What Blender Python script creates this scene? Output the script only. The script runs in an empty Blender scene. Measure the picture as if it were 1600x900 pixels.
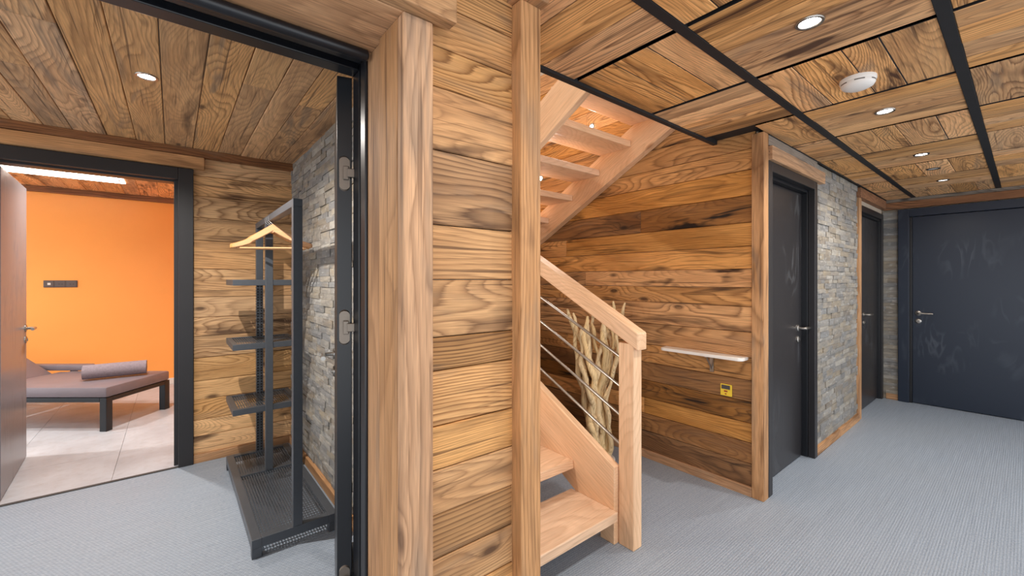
import bpy, bmesh, math, random
from mathutils import Matrix, Vector
random.seed(7)
SC = bpy.context.scene
COL = SC.collection

# ------------------------------------------------------------------ camera, world, exposure
# world frame: X runs down the hall (right-hand vanishing point), Y runs into the lobby / up the stairs
cam_d = bpy.data.cameras.new('camera')
cam = bpy.data.objects.new('camera', cam_d); COL.objects.link(cam)
cam_d.sensor_fit = 'HORIZONTAL'; cam_d.sensor_width = 36.0
cam_d.lens = 653.0 / 1600.0 * 36.0
cam_d.shift_y = -13.0 / 1600.0
cam_d.clip_start = 0.02
cam.location = (0, 0, 1.35)
cam.rotation_euler = (math.radians(90), 0, math.radians(-39.06))
SC.camera = cam

w = bpy.data.worlds.new('world'); SC.world = w; w.use_nodes = True
bgn = w.node_tree.nodes.get('Background')
bgn.inputs['Color'].default_value = (0.93, 0.96, 1.0, 1)
bgn.inputs['Strength'].default_value = 1.45
SC.view_settings.view_transform = 'Standard'
SC.view_settings.look = 'None'
SC.view_settings.gamma = 1.0
SC.view_settings.use_curve_mapping = False
SC.view_settings.exposure = 0.62
HALL_W, LOBBY_W, LOUNGE_FILL_W, STEP_W = 30.0, 92.0, 85.0, 8.0
LAMP_COL = (1.0, 0.94, 0.87)
SC.cycles.max_bounces = 9; SC.cycles.diffuse_bounces = 6; SC.cycles.glossy_bounces = 3
SC.cycles.caustics_reflective = False; SC.cycles.caustics_refractive = False

# ------------------------------------------------------------------ helpers
WORLD = {}
def lin(r, g, b):
    f = lambda c: (c/255/12.92) if c/255 <= .04045 else ((c/255+.055)/1.055)**2.4
    return (f(r), f(g), f(b), 1)
def attach(o, parent, M=None):
    M = M or Matrix.Identity(4)
    WORLD[o.name] = M
    if parent is not None:
        o.parent = parent
        o.matrix_parent_inverse = WORLD[parent.name].inverted()
    o.matrix_basis = M
def link(name, me, mat, parent=None, M=None):
    if mat is not None and not me.materials: me.materials.append(mat)
    o = bpy.data.objects.new(name, me); COL.objects.link(o)
    attach(o, parent, M)
    return o
def mk(name, bm, mat, parent=None, M=None, smooth=False):
    bmesh.ops.recalc_face_normals(bm, faces=bm.faces)
    me = bpy.data.meshes.new(name); bm.to_mesh(me); bm.free()
    if smooth:
        for p in me.polygons: p.use_smooth = True
        try: me.set_sharp_from_angle(angle=math.radians(40))
        except Exception: pass
    return link(name, me, mat, parent, M)
def thing(name, label, cat, loc, group=None):
    o = bpy.data.objects.new(name, None); COL.objects.link(o)
    o.empty_display_size = .05
    attach(o, None, Matrix.Translation(Vector(loc)))
    o['label'] = label; o['category'] = cat
    if group: o['group'] = group
    return o
def struct(o):
    o['kind'] = 'structure'; return o
def tag(o, label, cat, group=None):
    o['label'] = label; o['category'] = cat
    if group: o['group'] = group
    return o
def sempty(name, loc):
    o = bpy.data.objects.new(name, None); COL.objects.link(o); o.empty_display_size = .05
    attach(o, None, Matrix.Translation(Vector(loc))); o['kind'] = 'structure'
    return o
def bx(bm, x0, x1, y0, y1, z0, z1, bev=0):
    r = bmesh.ops.create_cube(bm, size=1)
    for v in r['verts']:
        v.co = Vector(((x0+x1)/2+v.co.x*(x1-x0), (y0+y1)/2+v.co.y*(y1-y0), (z0+z1)/2+v.co.z*(z1-z0)))
    if bev:
        es = list({e for v in r['verts'] for e in v.link_edges})
        bmesh.ops.bevel(bm, geom=es, offset=bev, segments=2, affect='EDGES', profile=.5)
def boxo(name, x0, x1, y0, y1, z0, z1, mat, parent=None, bev=0):
    bm = bmesh.new(); bx(bm, x0, x1, y0, y1, z0, z1, bev)
    return mk(name, bm, mat, parent)
def frame(c, u, n):
    """matrix with local x = u, local z = n"""
    u = Vector(u).normalized(); n = Vector(n).normalized(); v = n.cross(u)
    M = Matrix.Identity(4)
    for i in range(3):
        M[i][0] = u[i]; M[i][1] = v[i]; M[i][2] = n[i]; M[i][3] = c[i]
    return M
def plank_mesh(L, W, T, c=.0028):
    a, b = L/2, W/2
    rings = [(a, b, -T), (a, b, -c), (a-c, b-c, 0)]
    vs = []
    for (p, q, z) in rings: vs += [(-p, -q, z), (p, -q, z), (p, q, z), (-p, q, z)]
    fs = [(3, 2, 1, 0), (8, 9, 10, 11)]
    for r in range(2):
        for i in range(4):
            j = (i+1) % 4
            fs.append((r*4+i, r*4+j, r*4+4+j, r*4+4+i))
    me = bpy.data.meshes.new('plank'); me.from_pydata(vs, [], fs); return me
def plank(name, c, u, n, L, W, T, mat, parent=None, bev=.0028):
    """board whose front face centre is c, grain along u, front normal n"""
    return link(name, plank_mesh(L, W, T, bev), mat, parent, frame(c, u, n))
def beam(name, x0, x1, y0, y1, z0, z1, mat, parent=None, bev=.003):
    """timber with grain along its longest side"""
    d = [x1-x0, y1-y0, z1-z0]; c = Vector(((x0+x1)/2, (y0+y1)/2, (z0+z1)/2))
    k = d.index(max(d)); u = [(1,0,0),(0,1,0),(0,0,1)][k]; n = [(0,-1,0),(-1,0,0),(0,-1,0)][k]
    M = frame(c, u, n); Mi = M.inverted()
    bm = bmesh.new(); bx(bm, x0, x1, y0, y1, z0, z1, bev)
    bmesh.ops.transform(bm, matrix=Mi, verts=bm.verts)
    return mk(name, bm, mat, parent, M)
def prism(name, poly, ext, u, n, mat, parent=None, bev=.003):
    """polygon of world points extruded by ext, local x along u"""
    c = sum((Vector(p) for p in poly), Vector())/len(poly)
    M = frame(c, u, n); Mi = M.inverted(); ext = Vector(ext)
    bm = bmesh.new()
    a = [bm.verts.new(Mi @ Vector(p)) for p in poly]
    b = [bm.verts.new(Mi @ (Vector(p)+ext)) for p in poly]
    bm.faces.new(a); bm.faces.new(b[::-1])
    for i in range(len(poly)):
        j = (i+1) % len(poly); bm.faces.new((a[i], a[j], b[j], b[i]))
    bmesh.ops.recalc_face_normals(bm, faces=bm.faces)
    if bev: bmesh.ops.bevel(bm, geom=list(bm.edges), offset=bev, segments=1, affect='EDGES')
    return mk(name, bm, mat, parent, M)
def tube(bm, pts, rad, n=10, flat=None, caps=True):
    pts = [Vector(p) for p in pts]
    if not isinstance(rad, (list, tuple)): rad = [rad]*len(pts)
    rings = []; ref = None
    for i, p in enumerate(pts):
        t = (pts[min(i+1, len(pts)-1)]-pts[max(i-1, 0)]).normalized()
        if ref is None:
            ref = Vector((0, 0, 1)) if abs(t.z) < .9 else Vector((1, 0, 0))
        a = (ref - t*ref.dot(t)).normalized(); ref = a; b = t.cross(a)
        rings.append([bm.verts.new(p + (a*math.cos(2*math.pi*k/n) + b*math.sin(2*math.pi*k/n)*(flat or 1))*rad[i]) for k in range(n)])
    for i in range(len(rings)-1):
        for k in range(n):
            bm.faces.new((rings[i][k], rings[i][(k+1) % n], rings[i+1][(k+1) % n], rings[i+1][k]))
    if caps: bm.faces.new(rings[0][::-1]); bm.faces.new(rings[-1])
def lathe(bm, prof, c=(0, 0, 0), n=28, M=None):
    """profile of (r, z); axis z through c"""
    rings = []; nv = []
    for r, z in prof:
        if r < 1e-6:
            v = bm.verts.new((c[0], c[1], c[2]+z)); rings.append([v]); nv.append(v)
        else:
            rg = [bm.verts.new((c[0]+r*math.cos(2*math.pi*k/n), c[1]+r*math.sin(2*math.pi*k/n), c[2]+z)) for k in range(n)]
            rings.append(rg); nv += rg
    for a, b in zip(rings, rings[1:]):
        for k in range(n):
            j = (k+1) % n
            if len(a) == 1 and len(b) == 1: continue
            if len(a) == 1: bm.faces.new((a[0], b[k], b[j]))
            elif len(b) == 1: bm.faces.new((a[k], a[j], b[0]))
            else: bm.faces.new((a[k], a[j], b[j], b[k]))
    if M is not None: bmesh.ops.transform(bm, matrix=M, verts=nv)

# ------------------------------------------------------------------ materials
class NT:
    def __init__(s, name):
        s.m = bpy.data.materials.new(name); s.m.use_nodes = True
        s.t = s.m.node_tree; s.b = s.t.nodes['Principled BSDF']
    def n(s, kind, **kw):
        nd = s.t.nodes.new(kind)
        for k, v in kw.items(): setattr(nd, k, v)
        return nd
    def put(s, sock, v):
        if hasattr(v, 'is_output'): s.t.links.new(v, sock)
        else: sock.default_value = v
    def math(s, op, a, b=0.0, c=0.0, clamp=False):
        nd = s.n('ShaderNodeMath', operation=op, use_clamp=clamp)
        s.put(nd.inputs[0], a); s.put(nd.inputs[1], b); s.put(nd.inputs[2], c)
        return nd.outputs[0]
    def vmath(s, op, a, b=(0, 0, 0)):
        nd = s.n('ShaderNodeVectorMath', operation=op)
        s.put(nd.inputs[0], a); s.put(nd.inputs[1], b)
        return nd.outputs[0]
    def noise(s, vec, scale=1.0, detail=2.0, rough=.5, dist=0.0):
        nd = s.n('ShaderNodeTexNoise'); s.put(nd.inputs['Vector'], vec)
        nd.inputs['Scale'].default_value = scale; nd.inputs['Detail'].default_value = detail
        nd.inputs['Roughness'].default_value = rough; nd.inputs['Distortion'].default_value = dist
        return nd.outputs['Fac']
    def ramp(s, fac, stops, interp='LINEAR'):
        nd = s.n('ShaderNodeValToRGB'); s.put(nd.inputs[0], fac); r = nd.color_ramp; r.interpolation = interp
        while len(r.elements) < len(stops): r.elements.new(.5)
        for e, (p, c) in zip(r.elements, stops):
            e.position = p; e.color = c if len(c) == 4 else (*c, 1)
        return nd.outputs[0]
    def rng(s, v, a, b, c=0.0, d=1.0):
        nd = s.n('ShaderNodeMapRange'); nd.clamp = True
        s.put(nd.inputs[0], v); nd.inputs[1].default_value = a; nd.inputs[2].default_value = b
        nd.inputs[3].default_value = c; nd.inputs[4].default_value = d
        return nd.outputs[0]
    def mix(s, fac, a, b, mode='MIX'):
        nd = s.n('ShaderNodeMix', data_type='RGBA', blend_type=mode)
        s.put(nd.inputs[0], fac); s.put(nd.inputs[6], a); s.put(nd.inputs[7], b)
        return nd.outputs[2]
    def bump(s, h, strength=.3, dist=.003):
        nd = s.n('ShaderNodeBump'); s.put(nd.inputs['Height'], h)
        nd.inputs['Strength'].default_value = strength; nd.inputs['Distance'].default_value = dist
        s.t.links.new(nd.outputs[0], s.b.inputs['Normal'])
    def base(s, c): s.put(s.b.inputs['Base Color'], c)
    def set(s, **kw):
        for k, v in kw.items(): s.put(s.b.inputs[k.replace('_', ' ')], v)

def wood(name, light, mid, dark, stain=.35, grey=.3, rings=46.0, contrast=.9, knots=.6, var=.35, rough=.62, fibre=.22, field=5.5, famp=1.0):
    t = NT(name)
    co = t.n('ShaderNodeTexCoord').outputs['Object']
    rnd = t.n('ShaderNodeObjectInfo').outputs['Random']
    wn = t.n('ShaderNodeTexWhiteNoise', noise_dimensions='1D'); t.put(wn.inputs['W'], rnd)
    sep = t.n('ShaderNodeSeparateColor'); t.put(sep.inputs[0], wn.outputs['Color'])
    r1, r2, r3 = sep.outputs
    off = t.n('ShaderNodeCombineXYZ')
    t.put(off.inputs[0], t.math('MULTIPLY', r1, 61.0)); t.put(off.inputs[1], t.math('MULTIPLY', r2, 47.0)); t.put(off.inputs[2], t.math('MULTIPLY', r3, 33.0))
    P = t.vmath('ADD', co, off.outputs[0])
    yv = t.n('ShaderNodeSeparateXYZ'); t.put(yv.inputs[0], co)
    # knots: sparse cells
    kv = t.n('ShaderNodeTexVoronoi'); kv.inputs['Scale'].default_value = 1.0; kv.inputs['Randomness'].default_value = 1.0
    t.put(kv.inputs['Vector'], t.vmath('MULTIPLY', P, (2.3, 6.0, 3.0)))
    ksep = t.n('ShaderNodeSeparateColor'); t.put(ksep.inputs[0], kv.outputs['Color'])
    kon = t.math('LESS_THAN', ksep.outputs[0], knots)
    kd = kv.outputs['Distance']
    kbump = t.math('MULTIPLY', t.rng(kd, 0.0, .42, 1.0, 0.0), kon)
    kbump = t.math('POWER', kbump, 2.0)
    kcore = t.math('MULTIPLY', t.rng(kd, .05, .13, 1.0, 0.0), kon)
    # growth ring contours
    h = t.noise(t.vmath('MULTIPLY', P, (1.05, field, field)), 1.0, .8, .4, .15)
    dens = t.math('MULTIPLY_ADD', r2, rings*.75, rings*.28)
    ph = t.math('MULTIPLY', h, t.math('MULTIPLY_ADD', r3, 22.0*famp, 13.0*famp))
    ph = t.math('ADD', ph, t.math('MULTIPLY', yv.outputs[1], dens))
    ph = t.math('ADD', ph, t.math('MULTIPLY', kbump, 3.2))
    tone = t.noise(t.vmath('MULTIPLY', P, (1.3, 6.0, 6.0)), 1.0, 3.0, .6)
    fib = t.noise(t.vmath('MULTIPLY', P, (9.0, 240.0, 240.0)), 1.0, 1.5, .6)
    ph = t.math('ADD', ph, t.math('MULTIPLY', fib, .35))
    fr = t.math('FRACT', ph)
    ring = t.ramp(fr, [(0.0, (.5,)*3), (.10, (0,)*3), (.50, (.08,)*3), (.80, (.55,)*3), (.93, (1,)*3), (1.0, (.5,)*3)])
    crk = t.noise(t.vmath('MULTIPLY', P, (1.5, 80.0, 80.0)), 1.0, 1.5, .6)
    amp = t.math('MULTIPLY_ADD', r1, .65, .45)
    ringf = t.math('MULTIPLY', t.math('MULTIPLY', ring, contrast), amp)
    ringc = t.mix(.45, mid, dark)
    c = t.mix(t.rng(tone, .38, .72, 0, .75), light, mid)
    c = t.mix(ringf, c, ringc)
    st = t.noise(t.vmath('MULTIPLY', P, (1.4, 9.0, 9.0)), 1.0, 3.0, .6, .7)
    c = t.mix(t.math('MULTIPLY', t.rng(st, .46, .34, 0, 1), t.math('MULTIPLY_ADD', r1, grey, grey*.25)), c, lin(128, 114, 100))
    stf = t.math('MULTIPLY', t.rng(st, .54, .70, 0, 1), t.math('MULTIPLY_ADD', r3, stain, stain*.3))
    c = t.mix(stf, c, dark)
    c = t.mix(t.math('MULTIPLY', t.rng(crk, .62, .70, 0, 1), .65*min(1, stain*1.6)), c, dark)
    c = t.mix(t.math('MULTIPLY', kcore, .85), c, dark)
    f2 = t.rng(fib, .3, .7, 1.0-fibre, 1.0+fibre*.6)
    br = t.math('MULTIPLY_ADD', rnd, var*2, 1.0-var)
    sc = t.math('MULTIPLY', f2, br)
    cc = t.n('ShaderNodeCombineColor')
    for i in range(3): t.put(cc.inputs[i], sc)
    c = t.mix(1.0, c, cc.outputs[0], 'MULTIPLY')
    # some boards silvered, some warm
    hs_ = t.n('ShaderNodeHueSaturation'); t.put(hs_.inputs['Saturation'], t.math('MULTIPLY_ADD', r2, .16, .93)); t.put(hs_.inputs['Color'], c)
    t.base(hs_.outputs[0])
    t.set(Roughness=rough)
    t.b.inputs['Specular IOR Level'].default_value = .3
    t.bump(t.math('SUBTRACT', t.math('MULTIPLY', fib, .7), t.rng(crk, .62, .70, 0, 1.2)), .35, .0022)
    return t.m

def plain(name, col, rough=.5, metal=0.0, spec=.5, var=.0, scale=6, bumpy=0.0, bscale=200):
    t = NT(name)
    co = t.n('ShaderNodeTexCoord').outputs['Object']
    nz = t.noise(co, scale, 3, .55)
    k = t.rng(nz, .3, .7, 1-var, 1+var)
    cc = t.n('ShaderNodeCombineColor')
    for i in range(3): t.put(cc.inputs[i], k)
    t.base(t.mix(1.0, col, cc.outputs[0], 'MULTIPLY'))
    t.set(Roughness=rough, Metallic=metal)
    t.b.inputs['Specular IOR Level'].default_value = spec
    if bumpy: t.bump(t.noise(co, bscale, 2, .6), bumpy, .001)
    return t.m

W_HALL = wood('reclaimed_pine_hall', lin(228, 178, 124), lin(190, 138, 90), lin(84, 56, 38), stain=.7, grey=.4, var=.20, rings=85, contrast=1.15)
W_HALLD = wood('dark_ribbed_pine', lin(192, 146, 98), lin(146, 102, 64), lin(58, 40, 28), stain=.5, grey=.4, var=.08, rings=130, contrast=1.2, field=4.0, famp=.7)
W_LOBBY = wood('reclaimed_pine_lobby', lin(230, 184, 132), lin(192, 142, 92), lin(84, 58, 40), stain=.8, grey=.2, var=.20, contrast=1.05)
W_STAIR = wood('reclaimed_pine_stairwell', lin(218, 162, 102), lin(176, 120, 68), lin(60, 38, 24), stain=1.3, grey=.12, var=.22, knots=.75)
W_STAIRD = wood('scorched_pine_stairwell', lin(158, 112, 68), lin(112, 74, 44), lin(36, 26, 20), stain=1.3, grey=.3, var=.15, knots=.7)
W_CEIL = wood('reclaimed_pine_ceiling', lin(246, 192, 134), lin(204, 146, 94), lin(84, 56, 40), stain=.9, grey=.45, var=.24, rings=60, contrast=1.15)
W_LCEIL = wood('reclaimed_pine_lobby_ceiling', lin(226, 180, 132), lin(192, 144, 100), lin(92, 70, 56), stain=.8, grey=.6, var=.13)
W_TRIM = wood('sanded_pine_trim', lin(208, 162, 120), lin(174, 128, 88), lin(96, 66, 46), stain=.55, grey=.5, contrast=.75, rings=80, var=.10, knots=.6, field=4.0, famp=.33)
W_TRIMD = wood('aged_brown_trim', lin(164, 114, 78), lin(122, 82, 54), lin(62, 42, 30), stain=.5, grey=.3, var=.08, knots=.25)
W_GREY = wood('weathered_grey_strip', lin(160, 150, 138), lin(122, 110, 100), lin(60, 52, 46), stain=.5, grey=.9, var=.08, knots=.2)
W_LARCH = wood('oiled_larch', lin(236, 198, 162), lin(220, 176, 136), lin(172, 124, 90), stain=.15, grey=.05, rings=60, contrast=.5, var=.06, knots=.15, rough=.5, fibre=.12, field=3.5)
W_BEECH = wood('beech_hanger', lin(208, 156, 106), lin(190, 136, 88), lin(150, 100, 62), stain=.05, grey=0, contrast=.3, var=.04, knots=0, fibre=.1, rough=.4)

def m_floor():
    t = NT('woven_vinyl'); co = t.n('ShaderNodeTexCoord').outputs['Object']
    sp = t.n('ShaderNodeSeparateXYZ'); t.put(sp.inputs[0], co)
    wv = t.math('SINE', t.math('MULTIPLY', sp.outputs[1], 2*math.pi/.011))
    row = t.math('FLOOR', t.math('MULTIPLY', sp.outputs[1], 1/.011))
    wx = t.math('SINE', t.math('ADD', t.math('MULTIPLY', sp.outputs[0], 2*math.pi/.014), t.math('MULTIPLY', row, 2.4)))
    st = t.noise(t.vmath('MULTIPLY', co, (2.5, 150, 1)), 1.0, 2, .6)
    spk = t.noise(t.vmath('MULTIPLY', co, (60, 190, 1)), 1.0, 2, .6)
    big = t.noise(co, 1.3, 3, .55)
    c = t.mix(t.rng(st, .3, .7), lin(126, 140, 158), lin(156, 170, 187))
    c = t.mix(t.rng(spk, .3, .7, 0, .7), c, lin(188, 197, 207))
    c = t.mix(t.math('MULTIPLY', t.rng(wv, -1, .1, 1, 0), .30), c, lin(84, 93, 106))
    c = t.mix(t.math('MULTIPLY', t.rng(wx, -1, .2, 1, 0), .22), c, lin(90, 96, 104))
    c = t.mix(t.rng(big, .4, .7, 0, .12), c, lin(150, 150, 148))
    t.base(c); t.set(Roughness=.55); t.b.inputs['Specular IOR Level'].default_value = .35
    t.bump(t.math('ADD', wv, t.math('MULTIPLY', wx, .5)), .25, .0012)
    return t.m
M_FLOOR = m_floor()
def m_stone():
    t = NT('split_slate'); g = t.n('ShaderNodeNewGeometry'); rnd = t.n('ShaderNodeObjectInfo').outputs['Random']
    isl = g.outputs['Random Per Island']
    r = t.math('FRACT', t.math('ADD', rnd, isl))
    P = g.outputs['Position']
    c = t.ramp(r, [(0.0, lin(164, 162, 158)), (.2, lin(140, 141, 142)), (.4, lin(178, 170, 156)), (.55, lin(150, 152, 154)), (.7, lin(188, 184, 176)), (.85, lin(146, 138, 128)), (1.0, lin(170, 160, 142))])
    n1 = t.noise(t.vmath('MULTIPLY', P, (9, 9, 30)), 1.0, 4, .6)
    c = t.mix(t.rng(n1, .4, .7, 0, .5), c, lin(106, 106, 108))
    n2 = t.noise(t.vmath('MULTIPLY', P, (5, 5, 12)), 1.0, 3, .6)
    c = t.mix(t.rng(n2, .55, .72, 0, .55), c, lin(184, 168, 142))
    n3 = t.noise(t.vmath('MULTIPLY', P, (14, 14, 40)), 1.0, 3, .6)
    c = t.mix(t.rng(n3, .58, .72, 0, .6), c, lin(212, 212, 210))
    c = t.mix(1.0, c, (.80, .78, .75, 1), 'MULTIPLY')
    t.base(c); t.set(Roughness=.7)
    t.bump(t.noise(t.vmath('MULTIPLY', P, (40, 40, 90)), 1.0, 4, .65), .6, .006)
    return t.m
M_STONE = m_stone()
def m_door(name, a, smear, rough=.34):
    t = NT(name); co = t.n('ShaderNodeTexCoord').outputs['Object']
    w1 = t.noise(t.vmath('MULTIPLY', co, (5, 5, 1.6)), 1.0, 2, .5, 1.6)
    band = t.math('ABSOLUTE', t.math('SUBTRACT', w1, .5))
    sm = t.rng(band, 0, .07, 1, 0)
    n2 = t.noise(co, 2.2, 2, .5)
    sm = t.math('MULTIPLY', sm, t.rng(n2, .5, .68, 0, 1))
    c = t.mix(t.math('MULTIPLY', sm, .16), a, smear)
    t.base(c); t.set(Roughness=t.math('MULTIPLY_ADD', sm, .2, rough))
    t.b.inputs['Specular IOR Level'].default_value = .5
    return t.m
M_DOOR = m_door('charcoal_door_laminate', lin(42, 40, 42), lin(125, 130, 136))
M_DOORN = m_door('navy_black_door_laminate', lin(28, 38, 54), lin(140, 148, 158))
M_DOOR2 = m_door('dark_door_painted_sheen', lin(122, 120, 124), lin(140, 130, 134), .3)  # dark leaf; its reflected grey sheen is put into the base colour
M_BLACK = plain('black_satin_steel', lin(21, 23, 28), .34, 0, .5, .05)
M_BROWNBLK = plain('dark_bronze_frame', lin(36, 34, 36), .4, 0, .5, .05)
M_RACK = plain('anthracite_powder_coat', lin(80, 84, 90), .36, .25, .5, .05, 40, .1, 500)
M_STEEL = plain('brushed_steel', lin(172, 168, 162), .3, 1.0, .5, .05, 60)
M_HINGE = plain('nickel_hinge', lin(128, 118, 108), .42, .85, .5, .05, 60)
M_BATTEN = plain('black_ceiling_rail', lin(36, 36, 38), .6, 0, .3, .1, 20)
M_ORANGE = plain('orange_paint', lin(254, 174, 92), .36, 0, .3, .02, 3, .03, 300)
M_WHITE = plain('white_plastic', lin(232, 228, 222), .4, 0, .5, .02)
M_WHITEP = plain('white_paint', lin(225, 222, 218), .6, 0, .3, .02)
M_DARKPL = plain('dark_grey_plastic', lin(92, 84, 84), .4, 0, .5, .03)
M_SLOT = plain('dark_slot', lin(70, 66, 64), .7)
M_LEATHER = plain('taupe_leatherette', lin(122, 112, 118), .45, 0, .4, .06, 9, .12, 260)
M_TOWEL = plain('grey_terry', lin(142, 132, 140), .95, 0, .1, .12, 60, .8, 420)
M_DRIFT = wood('driftwood_liana', lin(238, 212, 166), lin(212, 180, 132), lin(128, 96, 62), stain=.25, grey=.15, rings=90, var=.12, knots=.2, rough=.75)
M_YELLOW = plain('yellow_tag', lin(226, 192, 58), .5, 0, .4, .06)
M_RED = plain('red_print', lin(150, 44, 30), .6)
M_PLASTER = plain('pale_core', lin(190, 176, 158), .8, 0, .2, .04)
def m_tile():
    t = NT('greige_stone_tile'); P = t.n('ShaderNodeNewGeometry').outputs['Position']; rnd = t.n('ShaderNodeObjectInfo').outputs['Random']
    n = t.noise(P, 2.2, 5, .62); n2 = t.noise(P, 18, 4, .6)
    c = t.mix(t.rng(n, .35, .68), lin(192, 198, 206), lin(168, 171, 178))
    c = t.mix(t.rng(n2, .5, .75, 0, .4), c, lin(158, 154, 154))
    k = t.math('MULTIPLY_ADD', rnd, .08, .96); cc = t.n('ShaderNodeCombineColor')
    for i in range(3): t.put(cc.inputs[i], k)
    t.base(t.mix(1.0, c, cc.outputs[0], 'MULTIPLY')); t.set(Roughness=.42)
    return t.m
M_TILE = m_tile()
def emit(name, col, s):
    t = NT(name); t.base((.8, .8, .8, 1))
    t.b.inputs['Emission Color'].default_value = col; t.b.inputs['Emission Strength'].default_value = s
    return t.m
E_LAMP = emit('lamp_lens_glow', (1, .95, .88, 1), 30.0)
E_DIM = emit('lamp_lens_soft', (1, .95, .88, 1), 2.2)
E_PANEL = emit('led_diffuser', (1, .92, .82, 1), 8.0)

# ------------------------------------------------------------------ dimensions
CZ = 2.25            # hall ceiling
LZ = 2.30            # lobby ceiling
YW = 1.03            # face of the hall's plank / stone wall
XE = 6.30            # end wall
YB = 3.86            # lobby back wall
XS = 0.77            # stone wall of the lobby
XP = 2.80            # plank wall of the stairwell
YO = 7.0             # orange wall

# ------------------------------------------------------------------ floors
bm = bmesh.new(); bx(bm, -2.6, XE+.15, -1.9, 3.845, -.1, 0); bx(bm, .8, 3.0, 3.845, 4.8, -.1, 0)
floor = struct(mk('floor', bm, M_FLOOR))
fl2 = struct(boxo('floor_lounge', -2.6, .95, 3.86, YO+.1, -.1, -.004, M_SLOT))
for i in range(-3, 2):
    for j in range(6):
        x0 = .28+i*.6-.6*0; y0 = 3.862+j*.6
        x1 = min(x0+.598, .94); y1 = min(y0+.598, YO)
        if x1-x0 > .05 and y1-y0 > .05:
            boxo('tile', x0, x1, y0, y1, -.02, .002, M_TILE, fl2)
boxo('threshold_strip', -.86, .03, 3.838, 3.862, -.01, .006, M_SLOT, floor)

# ------------------------------------------------------------------ plank and stone cladding
def courses(z0, z1, lo, hi, rs):
    zs = [z0]
    while zs[-1] < z1-.05: zs.append(min(zs[-1]+rs.uniform(lo, hi), z1))
    zs[-1] = z1
    return zs
def clad(parent, org, u, n, length, zs, mat, rs, T=.02, butt=None, alt={}):
    """horizontal boards: org = start of the face at z=0, u along the wall, n outwards"""
    org = Vector(org); u = Vector(u); n = Vector(n)
    for k in range(len(zs)-1):
        W = zs[k+1]-zs[k]-.0028; z = (zs[k]+zs[k+1])/2
        cuts = [0.0, length]
        if butt and rs.random() < butt: cuts.insert(1, length*rs.uniform(.2, .8))
        for a, b in zip(cuts, cuts[1:]):
            c = org+u*((a+b)/2)+Vector((0, 0, z))+n*rs.uniform(-.0022, .0018)
            uu = u if rs.random() < .5 else -u
            plank('plank', c, uu, n, b-a-.001, W, T, alt.get(k, mat), parent)
rs = random.Random(3)

# rough split stones: a few shared meshes, scaled per stone
STONES = []
def stone_meshes():
    r = random.Random(11)
    for k in range(14):
        nx, ny = 3, 2
        vs = []; fs = []
        for j in range(ny+1):
            for i in range(nx+1):
                e = (i in (0, nx)) or (j in (0, ny))
                x = -.5+i/nx + (0 if i in (0, nx) else r.uniform(-.08, .08)); y = -.5+j/ny + (0 if j in (0, ny) else r.uniform(-.15, .15))
                vs.append((x, y, (r.uniform(.78, .95) if e else r.uniform(.88, 1.0))))
        for j in range(ny):
            for i in range(nx):
                a = j*(nx+1)+i; fs.append((a, a+1, a+nx+2, a+nx+1))
        ring = [i for i in range(nx+1)] + [(j+1)*(nx+1)-1 for j in range(1, ny+1)] + [ny*(nx+1)+i for i in range(nx-1, -1, -1)] + [j*(nx+1) for j in range(ny-1, 0, -1)]
        b0 = len(vs)
        for q in ring: vs.append((vs[q][0], vs[q][1], 0))
        for q in range(len(ring)):
            q2 = (q+1) % len(ring); fs.append((ring[q], b0+q, b0+q2, ring[q2]))
        me = bpy.data.meshes.new('stone'); me.from_pydata(vs, [], fs); me.materials.append(M_STONE); STONES.append(me)
stone_meshes()
def stone_clad(parent, org, u, n, s0, s1, z0, z1, rs, lmin=.09, lmax=.26, hmin=.030, hmax=.052, near=None, clip=None):
    org = Vector(org); u = Vector(u); n = Vector(n); spec = []
    z = z0
    while z < z1-.012:
        h = min(rs.uniform(hmin, hmax), z1-z); s = s0-rs.uniform(0, .1)
        if z1-z-h < .012: h = z1-z
        while s < s1-.005:
            l = rs.uniform(lmin, lmax); a = max(s, s0); b = min(s+l, s1)
            if b-a > .012: spec.append((a, b, z, h, rs.uniform(.014, .027)))
            s += l
        z += h
    def size(p):
        c = org+u*((p[0]+p[1])/2)+Vector((0, 0, p[2])); d = (c-Vector((0, 0, 1.35))).length
        vis = 1 if (near is None or near[0] <= (p[0]+p[1])/2 <= near[1]) else .001
        return vis*(p[1]-p[0])*p[3]/d**2
    spec.sort(key=size, reverse=True)
    def mat4(p):
        a, b, z, h, d = p
        M = frame(org+u*((a+b)/2)+Vector((0, 0, z+h/2)), u, n)
        return M @ Matrix.Diagonal((b-a-.001, h-.001, d, 1))
    for p in spec[:298]:
        link('stone', rs.choice(STONES), None, parent, mat4(p))
    if spec[298:]:
        bm = bmesh.new()
        for p in spec[298:]:
            tmp = bmesh.new(); tmp.from_mesh(rs.choice(STONES)); tmp.transform(mat4(p))
            me = bpy.data.meshes.new('t'); tmp.to_mesh(me); tmp.free(); bm.from_mesh(me); bpy.data.meshes.remove(me)
        o = mk('stone_courses', bm, M_STONE, parent); o['kind'] = 'stuff'

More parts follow.
